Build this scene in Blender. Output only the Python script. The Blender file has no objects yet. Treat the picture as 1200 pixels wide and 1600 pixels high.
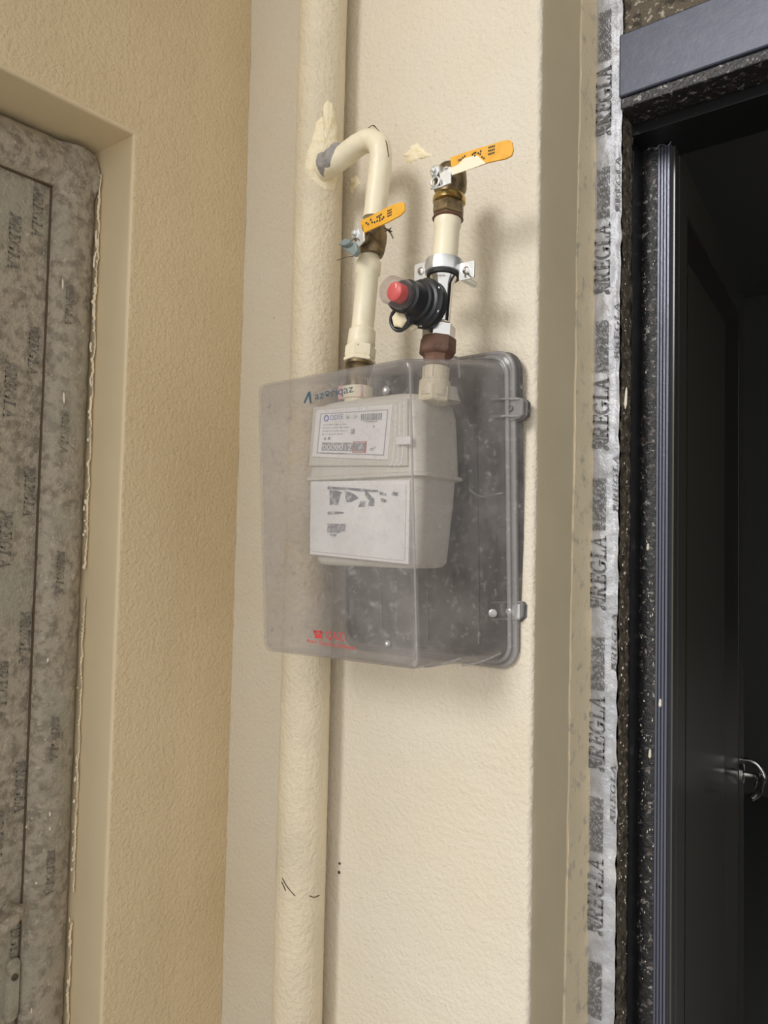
import bpy, bmesh, math, random
from mathutils import Vector, Matrix, noise
random.seed(7)
V = Vector
C = bpy.context.scene.collection
ZC = 1.55                     # eye height above the floor

# ------------------------------------------------------------------ camera
F = 1200.0
cx_ = V((0.79068255, -0.01020236, -0.61214133))
cy_ = V((0.61183966, 0.04869883, 0.78948125))
cz_ = V((0.021756, -0.9987614, 0.04474752))     # rows: world axes in camera coords (x right, y down, z forward)
right = V((cx_.x, cy_.x, cz_.x)); down = V((cx_.y, cy_.y, cz_.y)); fwd = V((cx_.z, cy_.z, cz_.z))
cam_d = bpy.data.cameras.new('camera'); cam = bpy.data.objects.new('camera', cam_d); C.objects.link(cam)
up = -down; back = -fwd
cam.matrix_world = Matrix(((right.x, up.x, back.x, 0), (right.y, up.y, back.y, 0), (right.z, up.z, back.z, ZC), (0, 0, 0, 1)))
cam_d.sensor_fit = 'VERTICAL'; cam_d.sensor_height = 36.0; cam_d.lens = 36.0 * F / 1600.0
cam_d.clip_start = 0.02
sc = bpy.context.scene; sc.camera = cam
sc.view_settings.view_transform = 'Standard'; sc.view_settings.look = 'None'
sc.view_settings.gamma = 1.0; sc.view_settings.use_curve_mapping = False
sc.view_settings.exposure = 0.0
try:
    sc.cycles.transparent_max_bounces = 24; sc.cycles.max_bounces = 10
except Exception: pass

# ------------------------------------------------------------------ light: daylight entering from behind the viewer
w = bpy.data.worlds.new('daylight'); sc.world = w; w.use_nodes = True
bg = w.node_tree.nodes['Background']; bg.inputs[0].default_value = (1.0, 0.985, 0.96, 1); bg.inputs[1].default_value = 0.98
sd = bpy.data.lights.new('sun', 'SUN'); sd.energy = 1.65; sd.angle = math.radians(19); sd.color = (1.0, 0.985, 0.965)
so = bpy.data.objects.new('sun', sd); C.objects.link(so)
so.rotation_euler = V((0.10, math.cos(math.radians(24)), -math.sin(math.radians(24)))).to_track_quat('-Z', 'Y').to_euler()
so.location = (0, -1, 4)

# ------------------------------------------------------------------ geometry helpers
def ray(px, py):
    a, b = px - 600.0, py - 800.0
    q = V((a, b, F)); return V((cx_.dot(q), cy_.dot(q), cz_.dot(q)))
def at(px, py, D):            # real point on the plane y = D
    r = ray(px, py); r = r * (D / r.y); return V((r.x, r.y, r.z + ZC))
def atx(px, py, X):           # real point on the plane x = X
    r = ray(px, py); r = r * (X / r.x); return V((r.x, r.y, r.z + ZC))
def atv(px, py, P, d):        # real point in the vertical plane through P along d
    n = V((d.y, -d.x, 0)); r = ray(px, py); o = V((0, 0, ZC)); s = n.dot(P - o) / n.dot(r); return o + r * s

def link(name, me, m, parent=None, smooth=False, auto=None):
    o = bpy.data.objects.new(name, me); C.objects.link(o)
    if m: me.materials.append(m)
    if parent: o.parent = parent
    if smooth:
        for p in me.polygons: p.use_smooth = True
    return o
def obj(name, bm, m, parent=None, smooth=False):
    me = bpy.data.meshes.new(name); bm.normal_update(); bm.to_mesh(me); bm.free()
    o = link(name, me, m, parent, smooth)
    if smooth and hasattr(me, 'set_sharp_from_angle'): me.set_sharp_from_angle(angle=math.radians(40))
    return o
def empty(name, label, cat, group=None, kind=None):
    o = bpy.data.objects.new(name, None); C.objects.link(o); o.empty_display_size = .02
    if label: o['label'] = label
    if cat: o['category'] = cat
    if group: o['group'] = group
    if kind: o['kind'] = kind
    return o
def tag(o, label=None, cat=None, group=None, kind=None):
    if label: o['label'] = label
    if cat: o['category'] = cat
    if group: o['group'] = group
    if kind: o['kind'] = kind
    return o
def loft(bm, rings, cap0=True, cap1=True, close=True):
    vs = [[bm.verts.new(p) for p in r] for r in rings]
    n = len(vs[0])
    for a, b in zip(vs[:-1], vs[1:]):
        for i in range(n if close else n - 1):
            j = (i + 1) % n
            bm.faces.new((a[i], a[j], b[j], b[i]))
    if cap0: bm.faces.new(list(reversed(vs[0])))
    if cap1: bm.faces.new(vs[-1])
    return vs
def frame_of(d):
    d = d.normalized(); h = V((0, 0, 1)) if abs(d.z) < .9 else V((1, 0, 0))
    a = d.cross(h).normalized(); b = a.cross(d).normalized(); return a, b
def circ(c, d, r, n=24, ph=0, sq=None):
    a, b = frame_of(d)
    return [c + a * (r * math.cos(ph + 2 * math.pi * i / n)) + b * (r * math.sin(ph + 2 * math.pi * i / n)) for i in range(n)]
def lathe(bm, c, d, prof, n=28, ph=0):   # prof: (distance along d, radius)
    d = d.normalized()
    loft(bm, [circ(c + d * s, d, r, n, ph) for s, r in prof])
def tube(bm, pts, r, n=20, jit=0.0, cap=True):
    pts = [V(p) for p in pts]; rings = []; a = None
    for i, p in enumerate(pts):
        t = (pts[min(i + 1, len(pts) - 1)] - pts[max(i - 1, 0)]).normalized()
        if a is None: a, b = frame_of(t)
        a = (a - t * a.dot(t)).normalized(); b = t.cross(a)
        rr = r[i] if isinstance(r, (list, tuple)) else r
        ring = []
        for k in range(n):
            an = 2 * math.pi * k / n; q = p + (a * math.cos(an) + b * math.sin(an)) * rr
            if jit: q += (q - p).normalized() * noise.noise(q * 90) * jit
            ring.append(q)
        rings.append(ring)
    loft(bm, rings, cap, cap)
def smooth_path(P, k=8):
    P = [V(p) for p in P]; out = []
    for i in range(len(P) - 1):
        p0 = P[max(i - 1, 0)]; p1 = P[i]; p2 = P[i + 1]; p3 = P[min(i + 2, len(P) - 1)]
        for s in range(k):
            t = s / k
            out.append(.5 * ((2 * p1) + (p2 - p0) * t + (2 * p0 - 5 * p1 + 4 * p2 - p3) * t * t + (3 * p1 - p0 - 3 * p2 + p3) * t ** 3))
    out.append(P[-1]); return out
def box(bm, lo, hi, bev=0, seg=2):
    b2 = bmesh.new(); bmesh.ops.create_cube(b2, size=1)
    for v in b2.verts: v.co = V(((lo[i] + hi[i]) / 2 + v.co[i] * (hi[i] - lo[i]) for i in range(3)))
    if bev: bmesh.ops.bevel(b2, geom=b2.edges[:], offset=bev, segments=seg, affect='EDGES', profile=.5)
    me = bpy.data.meshes.new('t'); b2.to_mesh(me); b2.free(); bm.from_mesh(me); bpy.data.meshes.remove(me)
def prism(bm, pts, off, bev=0):        # polygon of world points extruded by vector off
    b2 = bmesh.new()
    a = [b2.verts.new(p) for p in pts]; b = [b2.verts.new(p + off) for p in pts]
    b2.faces.new(a); b2.faces.new(list(reversed(b)))
    for i in range(len(a)):
        j = (i + 1) % len(a); b2.faces.new((a[j], a[i], b[i], b[j]))
    bmesh.ops.recalc_face_normals(b2, faces=b2.faces[:])
    if bev: bmesh.ops.bevel(b2, geom=b2.edges[:], offset=bev, segments=2, affect='EDGES', profile=.5)
    me = bpy.data.meshes.new('t'); b2.to_mesh(me); b2.free(); bm.from_mesh(me); bpy.data.meshes.remove(me)
def B(): return bmesh.new()
def rrect(hx, hy, r, k=5):             # rounded rectangle outline
    out = []
    for sx, sy, a0 in ((1, 1, 0), (-1, 1, 90), (-1, -1, 180), (1, -1, 270)):
        for i in range(k + 1):
            a = math.radians(a0 + 90 * i / k)
            out.append((sx * (hx - r) + r * math.cos(a), sy * (hy - r) + r * math.sin(a)))
    return out

# ------------------------------------------------------------------ materials
def mat(name, col, rough=.5, metal=0, bump=None, var=None, spec=.5, bump2=None, coat=0):
    """bump=(scale,strength,distance)  var=(scale,colour2,lo,hi)"""
    m = bpy.data.materials.new(name); m.use_nodes = True; nt = m.node_tree; N = nt.nodes; L = nt.links
    p = N['Principled BSDF']; p.inputs['Base Color'].default_value = (*col, 1); p.inputs['Roughness'].default_value = rough
    p.inputs['Metallic'].default_value = metal; p.inputs['Specular IOR Level'].default_value = spec; p.inputs['Coat Weight'].default_value = coat
    tc = N.new('ShaderNodeTexCoord')
    def nz(scale, detail=3, rg=.55, stretch=None):
        n = N.new('ShaderNodeTexNoise'); n.inputs['Scale'].default_value = scale; n.inputs['Detail'].default_value = detail; n.inputs['Roughness'].default_value = rg
        if stretch:
            mp = N.new('ShaderNodeMapping'); mp.inputs['Scale'].default_value = stretch; L.new(tc.outputs['Object'], mp.inputs[0]); L.new(mp.outputs[0], n.inputs['Vector'])
        else: L.new(tc.outputs['Object'], n.inputs['Vector'])
        return n
    src = None
    if var:
        vs = var if isinstance(var, list) else [var]
        prev = None
        for v in vs:
            n = nz(v[0], 4, .6, v[4] if len(v) > 4 else None); r = N.new('ShaderNodeMapRange'); r.inputs[1].default_value = v[2]; r.inputs[2].default_value = v[3]
            L.new(n.outputs[0], r.inputs[0]); mx = N.new('ShaderNodeMix'); mx.data_type = 'RGBA'
            L.new(r.outputs[0], mx.inputs['Factor'])
            if prev: L.new(prev, mx.inputs[6])
            else: mx.inputs[6].default_value = (*col, 1)
            mx.inputs[7].default_value = (*v[1], 1); prev = mx.outputs[2]
        L.new(prev, p.inputs['Base Color'])
    nrm = None
    for b in (bump, bump2):
        if b:
            n = nz(b[0], b[3] if len(b) > 3 else 3)
            bp = N.new('ShaderNodeBump'); bp.inputs['Strength'].default_value = b[1]; bp.inputs['Distance'].default_value = b[2]
            L.new(n.outputs[0], bp.inputs['Height'])
            if nrm: L.new(nrm, bp.inputs['Normal'])
            nrm = bp.outputs[0]
    if nrm: L.new(nrm, p.inputs['Normal'])
    return m
M = {}
CREAM = (.74, .675, .565)
M['wall'] = mat('cream_plaster', CREAM, .6, bump=(130, .55, .005, 3), bump2=(26, .4, .005), var=[(3, (.72, .64, .50), .35, .7), (110, (.50, .43, .32), .66, .74)], spec=.35)
M['wall_left'] = mat('bounce_tinted_plaster', (.80, .65, .42), .5, bump=(140, .7, .006, 3), bump2=(60, .45, .006), var=(3, (.74, .59, .37), .35, .7), spec=.4)  # tan deepened: warm bounce light put into the colour
M['reveal'] = mat('smooth_plaster', (.76, .65, .45), .6, bump=(160, .2, .0015), var=[(6, (.70, .60, .41), .35, .7), (150, (.8, .72, .55), .66, .72)])
M['filler'] = mat('fresh_filler', (.88, .75, .53), .7, bump=(180, .5, .002), var=[(40, (.55, .5, .40), .55, .7)])
M['crack'] = mat('crack', (.12, .08, .05), .9)  # also colours the shaded gap round the left leaf
M['riser'] = mat('riser_paint', (.76, .66, .485), .5, bump=(130, .6, .005, 2), bump2=(60, .35, .004), var=[(8, (.66, .58, .43), .4, .7), (130, (.42, .36, .26), .72, .77)])
M['pipe'] = mat('pipe_paint', (.90, .82, .62), .4, bump=(90, .25, .002), var=[(30, (.78, .70, .50), .55, .75), (110, (.35, .28, .18), .70, .75)])
M['daub'] = mat('cream_foam', (.95, .85, .62), .75, bump=(140, .7, .004), var=(60, (.84, .68, .40), .5, .75))
M['putty'] = mat('grey_putty', (.36, .34, .33), .8, bump=(120, .8, .004), var=(60, (.24, .22, .20), .5, .7))
M['brass_dark'] = mat('tarnished_brass', (.26, .19, .10), .42, .7, bump=(110, .3, .002), var=(60, (.11, .09, .06), .45, .65))
M['brass'] = mat('brass', (.62, .45, .18), .28, 1, var=(50, (.3, .21, .09), .5, .7))
M['brown'] = mat('brown_union', (.18, .095, .065), .55, .2, bump=(120, .3, .002), var=(60, (.10, .06, .045), .5, .7))
M['chrome'] = mat('chrome', (.80, .80, .79), .18, 1, bump=(60, .15, .002))
M['zinc'] = mat('zinc_plate', (.82, .84, .85), .32, .75, bump=(120, .15, .001))
M['yellow'] = mat('yellow_enamel', (.88, .46, .045), .35, var=(60, (.8, .36, .02), .5, .7))
M['white_paint'] = mat('spilt_cream_paint', (.93, .86, .66), .5, bump=(90, .4, .002))
M['black'] = mat('black_plastic', (.028, .03, .034), .38, bump=(120, .15, .001))
M['rubber'] = mat('black_rubber', (.02, .02, .02), .6)
M['red'] = mat('red_plastic', (.85, .075, .07), .35)
M['ink'] = mat('dark_ink', (.03, .03, .035), .6)
M['meter'] = mat('meter_enamel', (.70, .68, .62), .38, var=(10, (.64, .62, .56), .4, .7))
M['backplate'] = mat('dark_grey_plastic', (.10, .09, .09), .55, bump=(60, .2, .003), var=[(14, (.23, .215, .21), .46, .70), (80, (.42, .40, .40), .60, .74)])
M['label'] = mat('white_label', (.86, .86, .86), .4)
M['paper'] = mat('paper_label', (.86, .87, .88), .3, var=(30, (.80, .81, .82), .45, .65))
M['grey_print'] = mat('grey_print', (.22, .23, .26), .7, var=(160, (.5, .51, .53), .5, .6))
M['blue_print'] = mat('blue_print', (.10, .12, .50), .6)
M['red_print'] = mat('red_print', (.62, .06, .06), .6)
M['teal_print'] = mat('blue_grey_print', (.05, .10, .15), .6)
M['foil'] = mat('silver_foil_wrap', (.50, .51, .55), .45, .3, bump=(70, .6, .004), bump2=(260, .3, .002), var=[(35, (.36, .36, .37), .48, .72), (14, (.66, .66, .69), .5, .7)])
M['foil_left'] = mat('shaded_foil_wrap', (.43, .375, .295), .6, .1, bump=(60, .8, .005), bump2=(160, .8, .003), var=[(60, (.25, .215, .165), .45, .62), (9, (.38, .35, .275), .5, .66), (130, (.56, .50, .40), .60, .70)])  # darker, browner copy of the foil; the left side's shade is in the colour
M['foil_ink'] = mat('foil_ink', (.12, .12, .125), .6, var=(140, (.36, .36, .37), .5, .62))
M['foil_ink_left'] = mat('faded_foil_ink', (.155, .14, .115), .7, var=(120, (.3, .275, .23), .46, .6))
M['white_edge'] = mat('torn_white_edge', (.86, .80, .66), .6, bump=(90, .5, .003))
M['lintel'] = mat('dark_blue_metal', (.045, .051, .078), .36, .2, bump=(150, .12, .001), var=[(60, (.06, .066, .094), .45, .7), (160, (.14, .14, .16), .68, .74)])
M['jamb'] = mat('black_metal', (.014, .014, .016), .35, .1, bump=(90, .2, .001), var=(260, (.30, .28, .26), .69, .73))
M['jamb_dirty'] = mat('black_metal_with_paste', (.02, .02, .021), .45, .0, bump=(150, .8, .003), var=[(120, (.36, .34, .32), .585, .65), (60, (.055, .035, .03), .55, .7)])
M['paste'] = mat('brown_paste_residue', (.13, .105, .075), .8, bump=(140, 1, .005), var=[(110, (.46, .41, .33), .55, .64), (60, (.05, .04, .03), .5, .62)])
M['rib'] = mat('ribbed_blue_metal', (.15, .155, .20), .3, .35, bump=(200, .2, .001), var=(180, (.5, .5, .52), .70, .76))
M['leaf'] = mat('dark_lacquered_leaf', (.080, .078, .060), .2, 0, spec=.5, bump=(5, .02, .01))
M['leaf_shade'] = mat('shaded_leaf_bevel', (.030, .022, .018), .2, 0)  # shade on the bevels put into a darker leaf colour
M['dark'] = mat('unlit_hall_plaster', (.30, .30, .30), .9)
M['floor'] = mat('concrete_floor', (.42, .39, .34), .8, bump=(50, .4, .003), var=(8, (.34, .32, .28), .4, .7))
M['ceil'] = mat('ceiling_plaster', (.72, .66, .54), .8)
M['tagteal'] = mat('grey_green_seal', (.25, .30, .29), .45)
M['wire'] = mat('seal_wire', (.16, .14, .11), .5, .5)

def clear_plastic(name, haze0, haze1, tint):
    m = bpy.data.materials.new(name); m.use_nodes = True; nt = m.node_tree; N = nt.nodes; L = nt.links
    for n in list(N): N.remove(n)
    out = N.new('ShaderNodeOutputMaterial'); tr = N.new('ShaderNodeBsdfTransparent'); tr.inputs[0].default_value = (*tint, 1)
    gl = N.new('ShaderNodeBsdfGlossy'); gl.inputs['Roughness'].default_value = .12; gl.inputs[0].default_value = (.9, .9, .9, 1)
    df = N.new('ShaderNodeBsdfDiffuse'); df.inputs[0].default_value = (.66, .64, .63, 1)
    tl = N.new('ShaderNodeBsdfTranslucent'); tl.inputs[0].default_value = (.6, .59, .58, 1)
    hz = N.new('ShaderNodeMixShader'); hz.inputs[0].default_value = .35; L.new(df.outputs[0], hz.inputs[1]); L.new(tl.outputs[0], hz.inputs[2])
    tc = N.new('ShaderNodeTexCoord')
    n1 = N.new('ShaderNodeTexNoise'); n1.inputs['Scale'].default_value = 9; n1.inputs['Detail'].default_value = 5; L.new(tc.outputs['Object'], n1.inputs['Vector'])
    n2 = N.new('ShaderNodeTexNoise'); n2.inputs['Scale'].default_value = 70; n2.inputs['Detail'].default_value = 4; n2.inputs['Roughness'].default_value = .7; L.new(tc.outputs['Object'], n2.inputs['Vector'])
    r1 = N.new('ShaderNodeMapRange'); r1.inputs[1].default_value = .42; r1.inputs[2].default_value = .66; r1.inputs[3].default_value = haze0; r1.inputs[4].default_value = haze1; L.new(n1.outputs[0], r1.inputs[0])
    r2 = N.new('ShaderNodeMapRange'); r2.inputs[1].default_value = .54; r2.inputs[2].default_value = .74; r2.inputs[3].default_value = 0; r2.inputs[4].default_value = .26; L.new(n2.outputs[0], r2.inputs[0])
    ad = N.new('ShaderNodeMath'); ad.operation = 'ADD'; L.new(r1.outputs[0], ad.inputs[0]); L.new(r2.outputs[0], ad.inputs[1])
    lw = N.new('ShaderNodeLayerWeight'); lw.inputs[0].default_value = .25
    pw = N.new('ShaderNodeMath'); pw.operation = 'POWER'; pw.inputs[1].default_value = 3; L.new(lw.outputs['Facing'], pw.inputs[0])
    ml = N.new('ShaderNodeMath'); ml.operation = 'MULTIPLY'; ml.inputs[1].default_value = .5; L.new(pw.outputs[0], ml.inputs[0])
    ad2 = N.new('ShaderNodeMath'); ad2.operation = 'ADD'; ad2.use_clamp = True; L.new(ad.outputs[0], ad2.inputs[0]); L.new(ml.outputs[0], ad2.inputs[1])
    m1 = N.new('ShaderNodeMixShader'); L.new(ad2.outputs[0], m1.inputs[0]); L.new(tr.outputs[0], m1.inputs[1]); L.new(hz.outputs[0], m1.inputs[2])
    lf = N.new('ShaderNodeLayerWeight'); lf.inputs[0].default_value = .5
    p5 = N.new('ShaderNodeMath'); p5.operation = 'POWER'; p5.inputs[1].default_value = 5; L.new(lf.outputs['Facing'], p5.inputs[0])
    fr = N.new('ShaderNodeMath'); fr.operation = 'MULTIPLY_ADD'; fr.inputs[1].default_value = .45; fr.inputs[2].default_value = .025; L.new(p5.outputs[0], fr.inputs[0])
    m2 = N.new('ShaderNodeMixShader'); L.new(fr.outputs[0], m2.inputs[0]); L.new(m1.outputs[0], m2.inputs[1]); L.new(gl.outputs[0], m2.inputs[2])
    L.new(m2.outputs[0], out.inputs[0]); return m
M['clear'] = clear_plastic('dusty_clear_plastic', .09, .20, (.965, .955, .95))
M['clear_rim'] = clear_plastic('thick_clear_plastic', .40, .50, (.80, .79, .79))
M['clear_cap'] = clear_plastic('clear_guard_plastic', .10, .16, (.93, .9, .9))

# ------------------------------------------------------------------ lettering
def text_mesh(txt, size=1.0, extrude=0.0):
    cu = bpy.data.curves.new('t', 'FONT'); cu.body = txt; cu.size = size; cu.resolution_u = 3; cu.extrude = extrude
    o = bpy.data.objects.new('t', cu); C.objects.link(o)
    me = bpy.data.meshes.new_from_object(o.evaluated_get(bpy.context.evaluated_depsgraph_get()))
    bpy.data.objects.remove(o); bpy.data.curves.remove(cu); return me
def place_text(name, txt, m, O, U, Vv, height, parent, length=None):
    """lettering lying on a surface: origin O, reading direction U, letters upright along Vv"""
    me = text_mesh(txt); xs = [v.co.x for v in me.vertices]; x0, x1 = min(xs), max(xs)
    s = height / .73; sx = s if not length else length / (x1 - x0)
    U = U.normalized(); Vv = Vv.normalized()
    for v in me.vertices: v.co = O + U * ((v.co.x - x0) * sx) + Vv * (v.co.y * s)
    return link(name, me, m, parent)
# serif capitals drawn as strokes on a 0..1 high grid
def g_rect(x0, y0, x1, y1): return [(x0, y0), (x1, y0), (x1, y1), (x0, y1)]
def g_arc(cx, cy, rx, ry, a0, a1, wx, wy, n=10):
    o = [(cx + rx * math.cos(math.radians(a0 + (a1 - a0) * i / n)), cy + ry * math.sin(math.radians(a0 + (a1 - a0) * i / n))) for i in range(n + 1)]
    q = [(cx + (rx - wx) * math.cos(math.radians(a0 + (a1 - a0) * i / n)), cy + (ry - wy) * math.sin(math.radians(a0 + (a1 - a0) * i / n))) for i in range(n + 1)]
    return [[o[i], o[i + 1], q[i + 1], q[i]] for i in range(n)]
GL = {
 'R': [g_rect(.12, 0, .28, 1), g_rect(0, 0, .38, .07), g_rect(0, .93, .45, 1), g_rect(.28, .45, .42, .52), [(.34, .47), (.48, .47), (.72, 0), (.52, 0)], g_rect(.5, 0, .8, .07)] + g_arc(.42, .725, .26, .275, -90, 90, .15, .07),
 'E': [g_rect(.12, 0, .28, 1), g_rect(0, 0, .66, .08), g_rect(0, .92, .64, 1), g_rect(.28, .47, .5, .54), g_rect(.46, .38, .52, .63), g_rect(.58, .74, .65, 1), g_rect(.61, 0, .68, .28)],
 'G': g_arc(.42, .5, .42, .52, 60, 330, .16, .08, 16) + [g_rect(.62, .02, .76, .42), g_rect(.48, .38, .86, .45), g_rect(.60, .72, .66, .98)],
 'L': [g_rect(.12, 0, .28, 1), g_rect(0, 0, .62, .08), g_rect(0, .93, .42, 1), g_rect(.56, 0, .63, .3)],
 'A': [[(.08, 0), (.16, 0), (.42, .86), (.36, 1)], [(.36, 1), (.44, 1), (.76, 0), (.58, 0)], g_rect(.22, .32, .6, .39), g_rect(0, 0, .26, .06), g_rect(.48, 0, .88, .06)],
 '*': [[(0, .0), (.25, .0), (.25, .42), (.0, .2)], [(0, 1), (.12, .45), (.5, .45), (.62, .6), (.42, .78), (.62, 1)], [(.30, .38), (.52, .38), (.75, 0), (.56, 0)], g_rect(.66, .1, .72, 1)],
}
def regla(bm, O, U, W, h, adv=1.0, slant=.14):
    """one printed word: mark then REGLA; O start, U reading dir, W letter-up dir, h cap height"""
    x = 0
    for ch, wd in (('*', .74), ('R', .82), ('E', .74), ('G', .9), ('L', .68), ('A', .9)):
        for poly in GL[ch]:
            vs = [bm.verts.new(O + U * ((x + px + slant * py) * h * adv) + W * (py * h)) for px, py in poly]
            bm.faces.new(vs)
        x += wd
def fineprint(bm, O, U, W, h, ln, rows=7):
    for r in range(rows):
        y = h * (r + .5) / rows; x = 0
        while x < ln:
            l = random.uniform(.004, .02)
            a = O + U * x + W * (y - .0009); b = O + U * min(x + l, ln) + W * (y - .0009)
            bm.faces.new([bm.verts.new(p) for p in (a, b, b + W * .0016, a + W * .0016)])
            x += l + random.uniform(.001, .004)

# ------------------------------------------------------------------ setting
XL, XE = -1.136, -.503
ZT = ZC + 1.75
bm = B(); box(bm, (-3.0, -3.0, -.1), (2.2, 5.6, 0)); tag(obj('floor', bm, M['floor']), kind='structure')
# wall carrying the meter: swept plan profile with a rounded, slightly crumbly outer corner and its reveal
def crack_y(z): return 1.128 + .016 * (z - ZC) + .005 * noise.noise(V((0, 3, z * 2.2))) + .0025 * noise.noise(V((5, 0, z * 17))) + .001 * noise.noise(V((9, 0, z * 60)))
def wall_ring(z):
    pts = []
    n = 46
    for i in range(n + 1):
        x = XL - .02 + (XE - .008 - XL + .02) * i / n
        pts.append(V((x, 1.0, z)))
    for a in (20, 45, 70): pts.append(V((XE - .008 + .008 * math.sin(math.radians(a)), 1.008 - .008 * math.cos(math.radians(a)), z)))
    c = crack_y(z)
    for i in range(8): pts.append(V((XE, 1.008 + (c - .0016 - 1.008) * i / 7, z)))
    out = []
    for p in pts:
        k = noise.noise(p * 9) * .0014 + noise.noise(p * 35) * .0007
        e = max(0, 1 - abs((p.x - XE) + (1.0 - p.y)) / .012) if p.y < 1.02 else 0
        k2 = e * noise.noise(p * 120) * .0022
        if p.y < 1.004: out.append(V((p.x + k2, p.y - k - k2 * .4, p.z)))
        else: out.append(V((p.x + k * .6 + k2, p.y, p.z)))
    out += [V((XE - .006, c, z)), V((XE - .02, c, z)), V((XL - .02, c, z))]
    return out
bm = B(); NZ = 330
loft(bm, [wall_ring(ZT * i / NZ) for i in range(NZ + 1)])
wb = obj('wall_back', bm, M['wall'], smooth=True); tag(wb, kind='structure')
wb.data.materials.append(M['reveal'])
for p in wb.data.polygons:
    if p.center.y > 1.012: p.material_index = 1
# band of newer filler between the crack and the door casing
bm = B()
def fill_ring(z):
    c = crack_y(z) + .0016; e = 1.1985
    k = lambda y, s: noise.noise(V((y * 60, s, z * 45))) * .0012 + noise.noise(V((y * 9, s, z * 6))) * .002
    pts = [V((XE - .02, c, z)), V((XE - .004, c, z))]
    for i in range(6):
        y = c + (e - c) * (i + .3) / 6.3; pts.append(V((XE + .0005 + .003 * (i / 5) + k(y, 1), y, z)))
    pts += [V((XE + .005, e, z)), V((XE - .05, e, z)), V((XE - .05, c, z))]
    return pts
loft(bm, [fill_ring(ZT * i / 260) for i in range(261)])
tag(obj('trim_1', bm, M['filler'], smooth=True), 'lighter strip of filler plaster along the cracked door reveal', kind='structure')

# left wall with the door recess (inverted L seen from the front), bevelled opening edge
YR = .744; ZH = ZC + .695
bm = B()
out = [(1.0, 0), (1.0, ZT), (-.9, ZT), (-.9, 0), (-.30, 0), (-.30, ZH), (YR, ZH), (YR, 0)]
a = [bm.verts.new((XL, y, z)) for y, z in out]; b = [bm.verts.new((XL - .20, y, z)) for y, z in out]
bm.faces.new(a); bm.faces.new(list(reversed(b)))
es = []
for i in range(8):
    j = (i + 1) % 8; bm.faces.new((a[j], a[i], b[i], b[j]))
bmesh.ops.recalc_face_normals(bm, faces=bm.faces[:])
sel = [e for e in bm.edges if all(abs(v.co.x - XL) < 1e-6 for v in e.verts) and all((abs(v.co.y - YR) < 1e-6 or abs(v.co.z - ZH) < 1e-6) and v.co.y < .9 and v.co.z <= ZH + 1e-6 for v in e.verts)]
bmesh.ops.bevel(bm, geom=sel, offset=.006, segments=3, affect='EDGES', profile=.5)
wl = obj('wall_left', bm, M['wall_left']); tag(wl, kind='structure')
M['reveal_left'] = mat('smooth_bounce_tint', (.80, .67, .45), .5, bump=(30, .12, .002), var=(5, (.76, .63, .42), .4, .7))  # recess faces carry the same painted bounce warmth as the left wall
wl.data.materials.append(M['reveal_left'])
for p in wl.data.polygons:
    if p.center.x < XL - .0005 and abs(p.normal.x) < .9: p.material_index = 1
bm = B(); box(bm, (-3.0, -.30, ZT), (2.2, 5.6, ZT + .1)); tag(obj('ceiling', bm, M['ceil']), kind='structure')  # unseen; raised and cut short so the sun reaches the wall
# masonry above and beyond the right doorway, dark hall behind it
bm = B(); box(bm, (XE - .05, 1.215, ZC + .80), (.52, 1.36, ZT)); box(bm, (.47, 1.0, 0), (1.6, 1.36, ZT)); box(bm, (XL - .2, 1.215, 0), (XE - .012, 1.36, ZT))
tag(obj('wall_right', bm, M['paste']), kind='structure')
bm = B(); box(bm, (-2.6, 5.4, 0), (2.0, 5.5, ZT)); box(bm, (-2.7, 1.36, 0), (-2.6, 5.4, ZT)); box(bm, (1.9, 1.36, 0), (2.0, 5.4, ZT)); box(bm, (-2.6, 1.37, ZT - .06), (1.9, 5.4, ZT - .01)); box(bm, (-2.6, 1.37, .0), (1.9, 5.4, .02)); box(bm, (-2.6, 1.361, 0), (XE - .012, 1.37, ZT))
tag(obj('wall_hall', bm, M['dark']), kind='structure')

# ------------------------------------------------------------------ crumpled sheet helper
def sheet(bm, f, nu, nv, amp, sc_, nrm):
    vs = [[None] * (nv + 1) for _ in range(nu + 1)]
    for i in range(nu + 1):
        for j in range(nv + 1):
            p = f(i / nu, j / nv); k = noise.noise(p * sc_) * amp + noise.noise(p * sc_ * 2.7) * amp * .5
            vs[i][j] = bm.verts.new(p + nrm * k)
    for i in range(nu):
        for j in range(nv): bm.faces.new((vs[i][j], vs[i + 1][j], vs[i + 1][j + 1], vs[i][j + 1]))

# ------------------------------------------------------------------ left door, wrapped in foil with its shade in the colour
d1 = empty('door_1', 'closed door and frame wrapped in printed foil, left', None, kind='structure'); d1.location = (0, 0, 0)
XF = -1.228                                     # front of the padded frame
yi = atx(92, 284, XF).y; zi = atx(92, 284, XF).z
yo = YR
def jamb_f(u, v):                               # u across outer->inner, v bottom->top
    y = yo - .001 + (yi - yo) * u; s = math.sin(math.pi * min(1, max(0, u))) ** .35
    return V((XF - .028 * (1 - s), y, .0 + (ZH - .012) * v))
bm = B(); sheet(bm, jamb_f, 22, 300, .0028, 38, V((1, 0, 0))); obj('frame_side', bm, M['foil_left'], d1, True)
def head_f(u, v):
    z = ZH - .004 + (zi - ZH) * u; s = math.sin(math.pi * u) ** .55
    return V((XF - .028 * (1 - s) - .001, yo - .004 - (yo + .30) * v, z))
bm = B(); sheet(bm, head_f, 22, 140, .0035, 34, V((1, 0, 0))); obj('frame_head', bm, M['foil_left'], d1, True)
bm = B(); sheet(bm, lambda u, v: V((XF - .026, yi + .006 - (yi + .29) * u, (zi + .01) * v)), 90, 210, .0016, 30, V((1, 0, 0)))
leaf1 = obj('door_leaf', bm, M['foil_left'], d1, True)
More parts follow.
